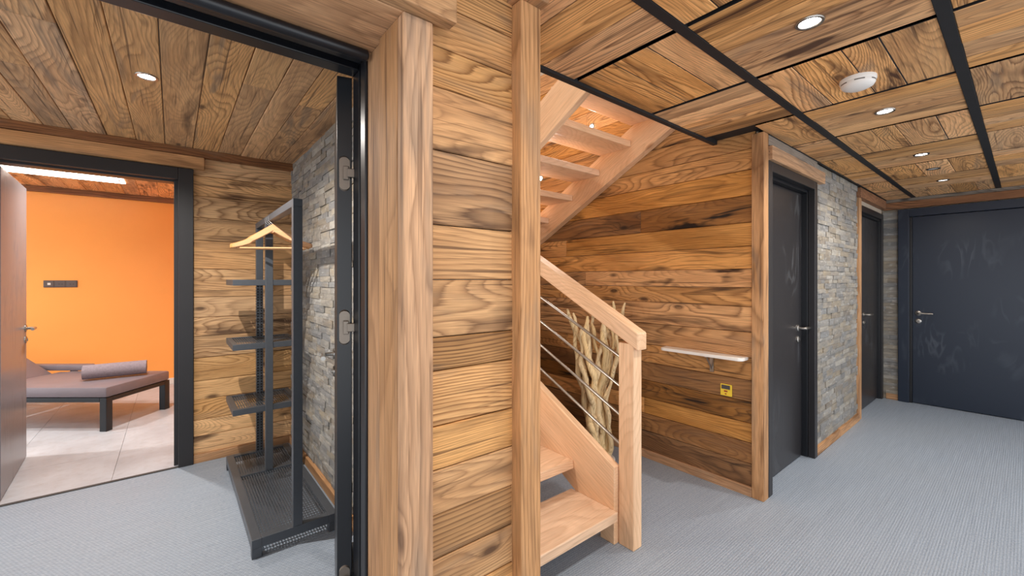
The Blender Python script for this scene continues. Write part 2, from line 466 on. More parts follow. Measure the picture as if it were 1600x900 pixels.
# ------------------------------------------------------------------ hall wall beside the lobby opening
bm = bmesh.new()
bx(bm, .475, .93, YW+.02, 1.40, 0, CZ+.3)                  # pier right of the opening
bx(bm, -.62, .475, YW+.02, 1.40, 2.05, CZ+.3)              # over the opening
bx(bm, -1.6, -.52, YW+.02, 1.40, 0, CZ+.3)
wall_hall = struct(mk('wall_hall', bm, M_PLASTER))
zsA = [0, .07, .20, .33, .455, .574, .697, .822, .943, 1.098, 1.19, 1.35, 1.503, 1.71, 1.885, 2.0, 2.12, CZ]
clad(wall_hall, (.50, YW, 0), (1, 0, 0), (0, -1, 0), .36, zsA, W_HALL, random.Random(21), alt={9: W_HALLD, 12: W_HALLD, 5: W_HALLD})
clad(wall_hall, (-1.6, YW, 0), (1, 0, 0), (0, -1, 0), 2.1, [2.05, 2.15, CZ], W_HALL, rs)
# opening trim
tr = sempty('trim_1', (.49, 1.0, 0))
beam('casing_board', .452, .537, .992, 1.03, 0, 2.03, W_TRIM, tr, .004)
beam('reveal_board', .452, .475, 1.031, 1.153, 0, 2.03, W_TRIM, tr, .003)
beam('reveal_board', .461, .480, 1.154, 1.266, 0, 2.03, W_TRIM, tr, .003)
beam('soffit_board', -.60, .475, 1.0, 1.266, 2.03, 2.05, W_TRIM, tr, .002)
beam('header_board', -.70, .588, .955, 1.001, 2.032, 2.118, W_HALL, tr, .004)
# post at the end of the wall
po = sempty('trim_2', (.876, 1.0, 0))
beam('post', .836, .919, .985, 1.06, 0, CZ-.03, W_TRIM, po, .004)
beam('post_cap', .815, .925, .95, 1.10, CZ-.03, CZ, W_TRIM, po, .004)
beam('stair_lining', .905, .93, 1.06, 1.41, 0, CZ, W_TRIM, po, .003)

# ------------------------------------------------------------------ lobby
bm = bmesh.new(); bx(bm, XS+.012, .93, 1.40, 4.62, 0, 5.0)
wall_stone = struct(mk('wall_lobby_stone', bm, M_PLASTER))
stone_clad(wall_stone, (XS+.014, YB, 0), (0, -1, 0), (-1, 0, 0), 0, YB-1.42, .066, LZ, random.Random(5), near=(0, 1.45))
bm = bmesh.new()
bx(bm, .045, .93, YB+.02, YB+.12, 0, 2.6); bx(bm, -.92, .045, YB+.02, YB+.12, 2.075, 2.6); bx(bm, -2.6, -.92, YB+.02, YB+.12, 0, 2.6)
wall_lb = struct(mk('wall_lobby_back', bm, M_PLASTER))
clad(wall_lb, (.112, YB, 0), (1, 0, 0), (0, -1, 0), XS-.112+.01, [0, .06, .19, .31, .46, .60, .77, .93, 1.07, 1.22, 1.43, 1.64, 1.81, 1.97, 2.12, LZ], W_LOBBY, random.Random(44))
clad(wall_lb, (-2.4, YB, 0), (1, 0, 0), (0, -1, 0), 2.512, [2.09, 2.2, LZ], W_LOBBY, rs)
bb = struct(beam('baseboard_lobby_back', .118, XS-.001, YB-.018, YB, 0, .062, W_TRIM))
bb = struct(beam('baseboard_lobby_stone', XS-.022, XS+.012, 1.45, YB-.02, 0, .062, W_TRIM))
struct(beam('trim_3', -2.4, XS, 3.795, YB, 2.246, LZ, W_TRIMD))
struct(beam('trim_4', -1.3, .18, 3.80, YB, 2.157, 2.243, W_TRIM))
lc = struct(boxo('ceiling_lobby', -2.6, .80, 1.40, YB+.02, LZ+.02, LZ+.1, M_PLASTER))
x = XS+.02; r2 = random.Random(8)
while x > -2.4:
    wd = r2.uniform(.12, .17)
    cy = 3.85 if r2.random() < .6 else None
    segs = [(1.40, 3.85)] if cy else [(1.40, (q := r2.uniform(1.9, 3.2))), (q, 3.85)]
    for a, b in segs:
        plank('plank', (x-wd/2, (a+b)/2, LZ+r2.uniform(-.0015, .0015)), (0, 1 if r2.random() < .5 else -1, 0), (0, 0, -1), b-a-.001, wd-.0032, .018, W_LCEIL, lc)
    x -= wd

# ------------------------------------------------------------------ door furniture
def lever(parent, c, n, u, key=True, dz=-.085, length=.12):
    """lever handle on a door face at c, n out of the face, u along the lever"""
    c = Vector(c); n = Vector(n).normalized(); u = Vector(u).normalized()
    bm = bmesh.new()
    Mr = frame(c, u, n)
    lathe(bm, [(0, 0), (.026, 0), (.026, .006), (.022, .009), (0, .009)], n=24, M=Mr)
    tube(bm, [c+n*.005, c+n*.03, c+n*.046+u*.004, c+n*.05+u*.02], .0095, 12)
    tube(bm, [c+n*.05+u*.012, c+n*.05+u*length*.6, c+n*.05+u*length], .0105, 12)
    h = mk('lever_handle', bm, M_STEEL, parent, smooth=True)
    if key:
        bm = bmesh.new()
        k = c+Vector((0, 0, dz)); Mr = frame(k, u, n)
        lathe(bm, [(0, 0), (.026, 0), (.026, .006), (.022, .009), (.011, .009), (.011, .014), (0, .014)], n=24, M=Mr)
        mk('key_rosette', bm, M_STEEL, parent, smooth=True)
        bm = bmesh.new(); bx(bm, -.0022, .0022, -.009, .007, .0135, .0148)
        bmesh.ops.transform(bm, matrix=Mr, verts=bm.verts); mk('keyhole', bm, M_SLOT, parent)

# door_1: steel frame of the lobby opening with its leaf swung against the stone wall
d1 = sempty('door_1', (.46, 1.33, 0))
bm = bmesh.new()
bx(bm, .4545, .53, 1.268, 1.312, 0, 2.045, .004); bx(bm, .468, .53, 1.314, 1.345, 0, 2.06); bx(bm, .462, .53, 1.346, 1.402, 0, 2.045, .003)
fr1 = mk('frame_jamb', bm, M_BLACK, d1)
bm = bmesh.new()
bx(bm, -.6, .4545, 1.268, 1.312, 2.022, 2.09, .006); bx(bm, -.6, .468, 1.314, 1.345, 2.04, 2.09); bx(bm, -.6, .462, 1.346, 1.402, 2.018, 2.09, .003)
mk('frame_head', bm, M_BLACK, d1)
bm = bmesh.new(); tube(bm, [(-.6, 1.236, 2.014), (.446, 1.236, 2.014), (.4505, 1.236, 2.014)], [.0165, .0165, .012], 16)
mk('head_roll', bm, M_BLACK, d1, smooth=True)
boxo('seal_strip', -.6, .462, 1.318, 1.324, 2.032, 2.041, M_STEEL, d1)
D = Vector((.268, .963, 0)).normalized(); Nl = Vector((-D.y, D.x, 0)); H = Vector((.4175, 1.425, 0))
Ml = frame(H+Vector((0, 0, .012)), D, Nl)     # local x along the leaf, local z out of its left face
# leaf as box: x 0..0.82, thickness -0.046..0 in local z, height along local y
Ml = Matrix(((D.x, 0, Nl.x, H.x), (D.y, 0, Nl.y, H.y), (0, 1, 0, .01), (0, 0, 0, 1)))
bm = bmesh.new(); bx(bm, 0, .82, 0, 2.01, -.046, 0, .002); bmesh.ops.transform(bm, matrix=Ml, verts=bm.verts)
leaf1 = mk('leaf', bm, M_BLACK, d1)
for z in (.35, 1.193, 1.70):
    bm = bmesh.new()
    # rounded plate set on the leaf edge (facing the opening) and the knuckle reaching the frame
    prof = []
    for k in range(24):
        a = 2*math.pi*k/24; rr = .0165
        prof.append((rr*math.cos(a), rr*math.sin(a)+(.043 if math.sin(a) >= 0 else -.043)))
    va = [bm.verts.new((-.0035, z-.01+q*.9, -.023+p)) for p, q in prof]; vb = [bm.verts.new((.001, z-.01+q, -.023+p)) for p, q in prof]
    bm.faces.new(va)
    for k in range(24): bm.faces.new((va[k], va[(k+1) % 24], vb[(k+1) % 24], vb[k]))
    bmesh.ops.transform(bm, matrix=Ml, verts=bm.verts)
    mk('hinge_plate', bm, M_HINGE, leaf1)
    bm = bmesh.new()
    bx(bm, -.016, -.0036, z-.032, z+.012, -.036, -.019, .002); bx(bm, -.020, -.006, z-.024, z+.004, -.058, -.030, .002); bx(bm, -.026, -.012, z-.032, z+.012, -.068, -.054, .002)
    bmesh.ops.transform(bm, matrix=Ml, verts=bm.verts)
    mk('hinge_arm', bm, M_HINGE, leaf1)
lever(leaf1, H+D*.755+Vector((0, 0, .985)), Nl, -D)

# door_2: lounge door, open 90 degrees into the orange room
d2 = sempty('door_2', (.03, YB, 0))
bm = bmesh.new(); bx(bm, .030, .117, YB-.03, YB+.03, 0, 2.155, .003); mk('frame_jamb', bm, M_BROWNBLK, d2)
bm = bmesh.new(); bx(bm, .006, .05, YB+.03, YB+.13, 0, 2.075, .003); mk('frame_jamb', bm, M_BROWNBLK, d2)
bm = bmesh.new(); bx(bm, -.95, .0295, YB-.03, YB+.03, 2.07, 2.155, .003); mk('frame_head', bm, M_BROWNBLK, d2)
bm = bmesh.new(); bx(bm, -.95, .0055, YB+.03, YB+.13, 2.058, 2.09, .003); mk('frame_head', bm, M_BROWNBLK, d2)
bm = bmesh.new(); bx(bm, -.95, -.872, YB-.03, YB+.15, 0, 2.155, .003); mk('frame_jamb', bm, M_BROWNBLK, d2)
bm = bmesh.new(); bx(bm, -.045, 0, 0, .87, .01, 2.04, .002)
M2 = Matrix.Translation((-.81, YB+.06, 0)) @ Matrix.Rotation(math.radians(3.5), 4, 'Z')
bmesh.ops.transform(bm, matrix=M2, verts=bm.verts); leaf2 = mk('leaf', bm, M_DOOR2, d2)
lever(leaf2, M2 @ Vector((0, .815, .985)), M2.to_3x3() @ Vector((1, 0, 0)), M2.to_3x3() @ Vector((0, -1, 0)))

# ------------------------------------------------------------------ lounge (orange room)
struct(boxo('wall_lounge_back', -2.6, .95, YO, YO+.1, 0, 2.6, M_ORANGE))
struct(boxo('wall_lounge_right', .93, 1.03, YB+.9, YO+.1, 0, 2.6, M_ORANGE))
struct(boxo('baseboard_lounge_back', -2.6, .93, YO-.014, YO, 0, .075, M_WHITEP, None, .002))
struct(beam('trim_5', -2.6, .93, YO-.05, YO, 2.335, 2.40, W_TRIMD))
lo = struct(boxo('ceiling_lounge', -2.6, .95, YB+.12, YO+.1, 2.42, 2.56, M_PLASTER))
x = .93; r3 = random.Random(18)
while x > -2.4:
    wd = r3.uniform(.13, .18)
    for a, b in ((YB+.12, 5.93), (6.19, YO)) if -1.9 < x-wd/2 < -.42 else ((YB+.12, YO),):
        plank('plank', (x-wd/2, (a+b)/2, 2.40+r3.uniform(-.001, .001)), (0, 1, 0), (0, 0, -1), b-a, wd-.0015, .018, W_CEIL, lo)
    x -= wd
pl = thing('recessed_light_panel', 'long warm white recessed light panel in the orange room ceiling', 'ceiling light', (-1.15, 6.06, 2.40))
for a_ in ((-1.92, -.40, 5.93, 5.962), (-1.92, -.40, 6.158, 6.19), (-.432, -.40, 5.963, 6.157), (-1.92, -1.888, 5.963, 6.157)):
    boxo('light_strip', *a_, 2.392, 2.418, E_PANEL, pl)
beam('trough_board', -1.887, -.433, 5.963, 6.157, 2.41, 2.418, W_BEECH, pl, .001)
sw = thing('switch_plate', 'dark grey three gang switch plate on the orange wall', 'switch', (-1.0, YO, 1.30))
boxo('surround', -1.135, -.865, YO-.010, YO-.0005, 1.262, 1.342, M_DARKPL, sw, .004)
for k in range(3):
    xx = -1.09+k*.09
    s_ = boxo('insert', xx-.036, xx+.036, YO-.014, YO-.0095, 1.268, 1.336, M_DARKPL, sw, .002)
    bm = bmesh.new()
    if k == 0: bx(bm, xx-.012, xx+.012, YO-.016, YO-.0135, 1.29, 1.314)
    else:
        for q in (-.012, .012): bx(bm, xx+q-.005, xx+q+.005, YO-.0155, YO-.0135, 1.294, 1.304)
    mk('rocker_mark' if k == 0 else 'socket_hole', bm, M_WHITEP if k == 0 else M_SLOT, s_)

# lounger: local frame, x from the foot end along the bed, y across (0 = near side)
La = Vector((-.458, 5.14, 0)); eu = Vector((-.78, .626, 0)).normalized(); ev = Vector((.626, .78, 0)).normalized()
ML = Matrix(((eu.x, ev.x, 0, La.x), (eu.y, ev.y, 0, La.y), (0, 0, 1, 0), (0, 0, 0, 1)))
lg = thing('lounger', 'taupe padded relaxation lounger on black steel legs beside the orange wall', 'lounger', La)
def lbox(name, x0, x1, y0, y1, z0, z1, mat, par, bev=.0):
    bm = bmesh.new(); bx(bm, x0, x1, y0, y1, z0, z1, bev)
    bmesh.ops.transform(bm, matrix=ML, verts=bm.verts); return mk(name, bm, mat, par, smooth=bev > .01)
WL = .69
for (a, b) in ((0, 0), (0, WL-.06), (1.72, 0), (1.72, WL-.06)):
    lbox('leg', a, a+.06, b, b+.06, .002, .30, M_BLACK, lg, .003)
lbox('side_rail', .06, 1.72, 0, .05, .262, .30, M_BLACK, lg, .003); lbox('side_rail', .06, 1.72, WL-.05, WL, .262, .30, M_BLACK, lg, .003)
lbox('end_rail', 0.0, .05, .06, WL-.06, .262, .30, M_BLACK, lg, .003); lbox('end_rail', 1.73, 1.78, .06, WL-.06, .262, .30, M_BLACK, lg, .003)
lbox('seat_cushion', 0, 1.02, 0, WL, .302, .395, M_LEATHER, lg, .016)
lbox('mid_cushion', 1.025, 1.14, 0, WL, .302, .385, M_LEATHER, lg, .016)
bm = bmesh.new(); bx(bm, 0, .72, 0.05, WL-.05, -.09, 0, .018)
bmesh.ops.transform(bm, matrix=ML @ Matrix.Translation((1.16, 0, .375)) @ Matrix.Rotation(math.radians(-32), 4, 'Y'), verts=bm.verts)
mk('backrest_cushion', bm, M_LEATHER, lg, smooth=True)
ar = lbox('armrest', .84, 1.62, WL-.02, WL+.07, .397, .458, M_LEATHER, lg, .014)
lbox('armrest_post', 1.0, 1.04, WL, WL+.04, .30, .41, M_BLACK, ar); lbox('armrest_post', 1.5, 1.54, WL, WL+.04, .30, .41, M_BLACK, ar)
# rolled towel
tw = thing('rolled_towel', 'grey terry towel rolled up on the taupe lounger', 'towel', (-.43, 5.6, .395))
bm = bmesh.new(); A = Vector((-.66, 5.615, .469)); B = Vector((-.205, 5.60, .469)); ax = (B-A).normalized(); up = Vector((0, 0, 1)); sd = ax.cross(up)
n_ = 90; outer = []; inner = []
prof = []
for k in range(n_+1):
    a = k/n_*2*math.pi*3.4; r = .015+.058*k/n_
    prof.append((r*math.cos(a), r*math.sin(a)))
ends = []
for e, P0 in enumerate((A, A.lerp(B, .5), B)):
    for s_ in (0, -.011):
        ends.append([bm.verts.new(P0+sd*(p*(1+s_/max(.016, math.hypot(p, q)))) + up*(q*(1+s_/max(.016, math.hypot(p, q))))) for p, q in prof])
for o_, i_ in ((0, 1), (4, 5)):
    for k in range(n_): bm.faces.new((ends[o_][k], ends[o_][k+1], ends[i_][k+1], ends[i_][k]))
for e in (0, 2):
    for s_ in (0, 1):
        for k in range(n_): bm.faces.new((ends[e+s_][k], ends[e+s_][k+1], ends[e+2+s_][k+1], ends[e+2+s_][k]))
for e in (0, 2):
    for k in (0, n_): bm.faces.new((ends[e][k], ends[e+1][k], ends[e+3][k], ends[e+2][k]))
mk('terry_roll', bm, M_TOWEL, tw, smooth=True)

# ------------------------------------------------------------------ clothes rack
rk = thing('clothes_rack', 'anthracite steel clothes rack with perforated shelves and base in the lobby corner', 'clothes rack', (.49, 2.98, 0))
RX0, RX1, RY0, RY1, RC = .295, .690, 2.35, 3.60, .497
def perf(name, x0, x1, y0, y1, z, px, py, hx, hy, parent, axis='z', stag=True):
    """perforated sheet with slotted octagonal holes"""
    bm = bmesh.new(); nx = max(1, round((x1-x0)/px)); ny = max(1, round((y1-y0)/py)); px = (x1-x0)/nx; py = (y1-y0)/ny
    def P(a, b): return Vector((a, b, z)) if axis == 'z' else (Vector((z, a, b)) if axis == 'x' else Vector((a, z, b)))
    cache = {}
    def V(a, b):
        k = (round(a, 5), round(b, 5))
        if k not in cache: cache[k] = bm.verts.new(P(a, b))
        return cache[k]
    for j in range(ny):
        for i in range(nx):
            cx, cy = x0+(i+.5)*px, y0+(j+.5)*py; a, b = hx/2, hy/2; q = min(a, b)*.55
            O = [V(cx-px/2, cy-py/2), V(cx+px/2, cy-py/2), V(cx+px/2, cy+py/2), V(cx-px/2, cy+py/2)]
            I = [V(cx-a+q, cy-b), V(cx+a-q, cy-b), V(cx+a, cy-b+q), V(cx+a, cy+b-q), V(cx+a-q, cy+b), V(cx-a+q, cy+b), V(cx-a, cy+b-q), V(cx-a, cy-b+q)]
            bm.faces.new((O[0], O[1], I[1], I[0])); bm.faces.new((O[1], I[2], I[1])); bm.faces.new((O[1], O[2], I[3], I[2])); bm.faces.new((O[2], I[4], I[3]))
            bm.faces.new((O[2], O[3], I[5], I[4])); bm.faces.new((O[3], I[6], I[5])); bm.faces.new((O[3], O[0], I[7], I[6])); bm.faces.new((O[0], I[0], I[7]))
    bmesh.ops.recalc_face_normals(bm, faces=bm.faces)
    return mk(name, bm, M_RACK, parent)
def rbar(name, x0, x1, y0, y1, z0, z1, par=rk): return boxo(name, x0, x1, y0, y1, z0, z1, M_RACK, par, .002)
rbar('base_bar', RX0, RX0+.042, RY0, RY1, .048, .092); rbar('base_bar', RX1-.042, RX1, RY0, RY1, .048, .092)
rbar('base_bar', RX0+.042, RX1-.042, RY0, RY0+.042, .048, .092); rbar('base_bar', RX0+.042, RX1-.042, RY1-.042, RY1, .048, .092)
rbar('base_bar', RX0+.042, RX1-.042, 3.17, 3.205, .06, .0915)
for a in (RX0, RX1-.042):
    for b in (RY0, RY1-.042): rbar('foot', a, a+.042, b, b+.042, 0, .048)
perf('perforated_base', RX0+.042, RX1-.042, RY0+.042, 3.17, .084, .0135, .026, .0066, .018, rk)
perf('perforated_base', RX0+.042, RX1-.042, 3.205, RY1-.042, .084, .0135, .026, .0066, .018, rk)
TOPZ = 1.765
for y in (RY0, 3.165): rbar('upright', RC-.022, RC+.022, y, y+.04, .092, TOPZ-.04)
rbar('upright', RC-.022, RC+.022, RY1-.042, RY1-.002, 1.31, TOPZ-.04)
lowu = boxo('upright_shade_core', RC-.017, RC+.017, RY1-.037, RY1-.007, .092, 1.31, M_BLACK, rk)  # black core stands in for the shade inside the hollow slotted upright
perf('perforated_face', RY1-.042, RY1-.002, .092, 1.31, RC-.022, .02, .02, .012, .012, lowu, axis='x')
perf('perforated_face', RC-.022, RC+.022, .092, 1.31, RY1-.042, .022, .02, .012, .012, lowu, axis='y')
rbar('top_bar', RC-.022, RC+.022, RY0, RY1, TOPZ-.04, TOPZ)
for z in (.482, .897, 1.312):
    sh = rbar('shelf', RX0, RX1, 3.169, 3.195, z, z+.038)
    rbar('shelf_bar', RX0, RX1, RY1-.03, RY1, z, z+.038, sh)
    rbar('shelf_bar', RX0, RX0+.03, 3.195, RY1-.03, z, z+.038, sh); rbar('shelf_bar', RX1-.03, RX1, 3.195, RY1-.03, z, z+.038, sh)
    perf('shelf_mesh', RX0+.03, RX1-.03, 3.195, RY1-.03, z+.032, .0135, .026, .0066, .018, sh)

# hangers
def hanger_meshes():
    bm = bmesh.new()
    pts = []; n = 20
    def prof(s):   # s in [-1, 1] -> x, z centre, half height
        a = abs(s); x = s*.235
        z = -.012-.115*a**1.05 - .02*math.sin(a*math.pi)*(1 if a > .5 else .6)
        return x, z, .024-.011*a
    rows = []
    for k in range(n+1):
        s = -1+2*k/n; x, z, hh = prof(s); th = .011+.010*abs(s)**2
        yb = .012*abs(s)**2
        rows.append([bm.verts.new((x, yb-th/2, z-hh)), bm.verts.new((x, yb+th/2, z-hh)), bm.verts.new((x, yb+th/2, z+hh)), bm.verts.new((x, yb-th/2, z+hh))])
    for a, b in zip(rows, rows[1:]):
        for k in range(4): bm.faces.new((a[k], a[(k+1) % 4], b[(k+1) % 4], b[k]))
    bm.faces.new(rows[0]); bm.faces.new(rows[-1][::-1])
    bmesh.ops.recalc_face_normals(bm, faces=bm.faces)
    bmesh.ops.bevel(bm, geom=[e for e in bm.edges if e.calc_face_angle(0) > .7], offset=.003, segments=2, affect='EDGES')
    b1 = bpy.data.meshes.new('hanger_arms'); bm.to_mesh(b1); bm.free(); b1.materials.append(W_BEECH)
    bm = bmesh.new(); tube(bm, [(-.205, .01, -.142), (.205, .01, -.142)], .006, 10)
    b2 = bpy.data.meshes.new('trouser_bar'); bm.to_mesh(b2); bm.free(); b2.materials.append(W_BEECH)
    bm = bmesh.new(); P = [(0, 0, -.005), (0, 0, .010), (-.012, 0, .018), (-.027, 0, .032)]
    for k in range(11):
        a = math.radians(200-k*23); P.append((.029*math.cos(a), 0, .047+.029*math.sin(a)))
    tube(bm, P, .0022, 8)
    b3 = bpy.data.meshes.new('hook'); bm.to_mesh(b3); bm.free(); b3.materials.append(M_STEEL)
    for b in (b1, b2, b3):
        for p in b.polygons: p.use_smooth = True
        b.set_sharp_from_angle(angle=math.radians(40))
    return b1, b2, b3
HM = hanger_meshes()
HL = ['beech wooden coat hanger farthest back on the rack rail', 'middle beech wooden coat hanger on the rack rail', 'front beech wooden coat hanger on the rack rail, nearest the hall']
for (y, a, lab) in ((3.14, -25, HL[0]), (3.09, -30, HL[1]), (3.035, -34, HL[2])):
    h = thing('coat_hanger', lab, 'hanger', (RC, y, TOPZ-.070), 'hangers on the clothes rack')
    for nm, me in zip(('hanger_arms', 'trouser_bar', 'hook'), HM):
        o = bpy.data.objects.new(nm, me); COL.objects.link(o); o.parent = h
    h.rotation_euler.z = math.radians(a)

# ------------------------------------------------------------------ stairwell
bm = bmesh.new(); bx(bm, XP+.02, XP+.12, 1.12, 4.62, 0, 5.0)
wall_st = struct(mk('wall_stairwell', bm, M_PLASTER))
zsS = [.0, .20, .33, .45, .585, .72, .86, 1.02, 1.18, 1.30, 1.418, 1.56, 1.71, 1.88, 2.04, 2.17, 2.32, 2.47, 2.63, 2.80, 2.98, 3.15, 3.35]
clad(wall_st, (XP, 1.06, 0), (0, 1, 0), (-1, 0, 0), 3.5, zsS, W_STAIR, random.Random(90), butt=.75, alt={0: W_STAIRD, 1: W_STAIRD, 3: W_STAIRD, 4: W_STAIRD, 12: W_STAIRD})
struct(boxo('wall_stairwell_back', .93, XP+.1, 4.6, 4.7, 0, 5.0, W_STAIR))
struct(beam('baseboard_stairwell', XP-.018, XP, 1.075, 4.6, 0, .06, W_TRIM))
struct(beam('trim_6', XP-.018, XP+.055, 1.005, 1.075, 0, CZ, W_TRIM))

st = thing('staircase', 'pale larch open-tread staircase with steel-rod balustrade turning back over itself', 'staircase', (1.36, 1.3, 0))
RISE, RUN, SL = .163, .30, .163/.30
SX0, SX1 = .955, 1.742          # lower flight between stringers
def stair_dir(sgn): return Vector((0, sgn*RUN, RISE)).normalized()
z1 = .178
for k in range(8):
    y = 1.30+k*RUN; z = z1+k*RISE
    beam('tread', SX0, SX1, y, y+.315, z-.048, z, W_LARCH, st, .004)
def stringer(x0, x1, y0, yend, zoff_lo, zoff_hi, sgn, yref, zref, floor_cut=None):
    """plumb-cut board along the pitch; zref is the nosing height at yref"""
    f = lambda y: zref + sgn*(y-yref)*SL
    poly = [(x0, y0, f(y0)+zoff_lo), (x0, yend, f(yend)+zoff_lo), (x0, yend, f(yend)+zoff_hi), (x0, y0, f(y0)+zoff_hi)]
    if floor_cut is not None:
        # square foot standing on the floor
        lo0 = f(y0)+zoff_lo
        if lo0 > 0: poly = [(x0, y0, floor_cut), (x0, y0+.09, floor_cut), (x0, y0+.09, f(y0+.09)+zoff_lo)] + poly[1:]
        else:
            yc = y0-lo0/SL; poly = [(x0, y0, floor_cut), (x0, yc, floor_cut)] + poly[1:]
    return prism('stringer', poly, (x1-x0, 0, 0), stair_dir(sgn), (-1, 0, 0), W_LARCH, st, .003)
stringer(SX1, SX1+.045, 1.322, 3.72, -.16, .205, 1, 1.30, z1, floor_cut=0.0)
stringer(.931, SX0, 1.412, 3.72, -.16, .12, 1, 1.30, z1, floor_cut=0.0)
LAND = z1+8*RISE
beam('landing', .932, XP-.002, 3.72, 4.59, LAND-.06, LAND, W_LARCH, st, .004)
UX0, UX1 = 1.83, 2.765
# upper flight: back edges of treads measured on the far stringer
for k in range(9):
    yb = 1.918+(k-3)*.3; zt = 2.418-(k-3)*RISE
    if zt < LAND+.05 or yb > 3.6: continue
    beam('tread', UX0+.045, UX1-.035, yb, yb+.30, zt-.05, zt, W_LARCH, st, .004)
for x0, x1, hi in ((UX0, UX0+.045, .27), (UX1-.035, XP-.003, .27)):
    f = lambda y: 2.405-(y-1.618)*.52
    poly = [(x0, 1.0, f(1.0)), (x0, 3.70, f(3.70)), (x0, 3.70, f(3.70)+hi), (x0, 1.0, f(1.0)+hi)]
    poly = [(x0, 1.315, f(1.315)), (x0, 3.70, f(3.70)), (x0, 3.70, f(3.70)+hi), (x0, 1.315, f(1.315)+hi)]
    prism('stringer', poly, (x1-x0, 0, 0), Vector((0, -1, .52)).normalized(), (-1, 0, 0), W_LARCH, st, .003)
# balustrade
NX0, NX1, NY0, NY1 = 1.772, 1.842, 1.228, 1.318
beam('newel_post', NX0, NX1, NY0, NY1, 0, 1.03, W_LARCH, st, .004)
hs = .535
poly = [(1.770, 1.203, .998), (1.770, 3.72, .998+2.517*hs), (1.770, 3.72, 1.086+.022+2.517*hs), (1.770, 1.203, 1.086)]
prism('handrail', poly, (.078, 0, 0), Vector((0, 1, hs)).normalized(), (-1, 0, 0), W_LARCH, st, .005)
for zr in (.935, .782, .632, .482):
    bm = bmesh.new(); tube(bm, [(1.805, 1.31, zr+.005), (1.805, 3.66, zr+2.35*.48)], .0078, 12)
    mk('balustrade_rod', bm, M_STEEL, st, smooth=True)
beam('newel_post', NX0, NX1, 3.63, 3.72, LAND-.06, LAND+1.0, W_LARCH, st, .004)

# driftwood bundle
dw = thing('driftwood_sculpture', 'twisted pale driftwood branches standing behind the stair balustrade', 'sculpture', (2.46, 2.02, 0))
bm = bmesh.new(); lathe(bm, [(0, 0), (.13, 0), (.13, .022), (.124, .028), (0, .028)], (2.46, 2.02, 0), 32)
mk('base_disc', bm, M_WHITE, dw, smooth=True)
r4 = random.Random(31)
rightv = Vector((.776, -.63, 0)); fwd = Vector((.63, .776, 0)); c0 = Vector((2.46, 2.02, 0))
specs = [(-.09, -.24, 1.13, .030), (-.06, -.19, 1.10, .028), (-.05, -.11, 1.08, .032), (-.01, -.05, 1.12, .026), (.00, .03, 1.10, .034), (.03, .08, 1.12, .030), (.06, .15, 1.19, .026), (.08, .21, 1.18, .024), (.09, .10, 1.05, .034), (.05, -.02, 1.02, .028)]
specs += [(-.07, -.15, 1.0, .03), (.02, .05, .98, .034), (.07, .13, 1.0, .03), (-.03, -.08, 1.02, .03)]
for i, (s0, s1, hgt, rad) in enumerate(specs):
    rad *= .86; s1 *= .95; s0 *= 1.05
    ph = r4.uniform(0, 6.28); fq = r4.uniform(1.3, 2.3); am = r4.uniform(.012, .026); pts = []; rr = []
    dpt = r4.uniform(-.06, .06)
    for k in range(29):
        q = k/28; z = .026+q*(hgt-.026)
        s = s0*(1-.35*math.sin(q*math.pi))*(1-q)+s1*q**1.6 + am*math.sin(ph+q*fq*6.28) + .008*math.sin(ph*3+q*31)
        d = dpt+am*math.cos(ph+q*fq*6.28)*.9 + .006*math.cos(q*37+ph)
        pts.append(c0+rightv*s+fwd*d+Vector((0, 0, z)))
        rr.append(rad*(1-.45*q)*(1+.18*math.sin(q*23+ph)+.1*math.sin(q*51+ph*2)))
    rr[-1] *= .6
    cc = sum(pts, Vector())/len(pts); Mw = frame(cc, (0, 0, 1), (-1, 0, 0)); Mi = Mw.inverted()
    bm = bmesh.new(); tube(bm, [Mi @ p for p in pts], rr, 10)
    mk('branch', bm, M_DRIFT, dw, Mw, smooth=True)

# wall shelf and tag
ws = thing('wall_shelf', 'narrow white shelf on a steel bracket fixed to the stairwell plank wall', 'shelf', (XP-.06, 1.36, .845))
bm = bmesh.new()
sy0, sy1, sxf = 1.10, 1.66, XP-.098
pp = [(XP-.001, sy1), (XP-.001, sy0), (sxf+.035, sy0)]
for k in range(1, 6): a = math.radians(k*18); pp.append((sxf+.035-.035*math.sin(a), sy0+.035-.035*math.cos(a)))
for k in range(0, 6): a = math.radians(k*18); pp.append((sxf+.035-.035*math.cos(a), sy1-.035+.035*math.sin(a)))
lo_ = [bm.verts.new((x, y, .846)) for x, y in pp]; hi_ = [bm.verts.new((x, y, .866)) for x, y in pp]
bm.faces.new(lo_); bm.faces.new(hi_[::-1])
for i in range(len(pp)): j = (i+1) % len(pp); bm.faces.new((lo_[i], lo_[j], hi_[j], hi_[i]))
bmesh.ops.recalc_face_normals(bm, faces=bm.faces)
bmesh.ops.bevel(bm, geom=[e for e in bm.edges if abs(e.verts[0].co.z-e.verts[1].co.z) < 1e-5], offset=.003, segments=2, affect='EDGES')
mk('board', bm, M_WHITE, ws)
bm = bmesh.new(); bx(bm, XP-.006, XP-.0005, 1.315, 1.34, .735, .842); bx(bm, XP-.085, XP-.001, 1.318, 1.337, .838, .8462)
tube(bm, [(XP-.075, 1.3275, .839), (XP-.004, 1.3275, .755)], .005, 8)
mk('bracket', bm, M_STEEL, ws)
yt = thing('yellow_tag', 'small yellow plastic tag with dark window low on the plank wall', 'tag', (XP, 1.233, .632))
boxo('tag_plate', XP-.007, XP+.001, 1.197, 1.270, .594, .670, M_YELLOW, yt, .003)
boxo('dark_window', XP-.0085, XP-.0068, 1.208, 1.262, .638, .664, M_SLOT, yt)
boxo('red_print', XP-.0078, XP-.0068, 1.224, 1.246, .620, .629, M_RED, yt)
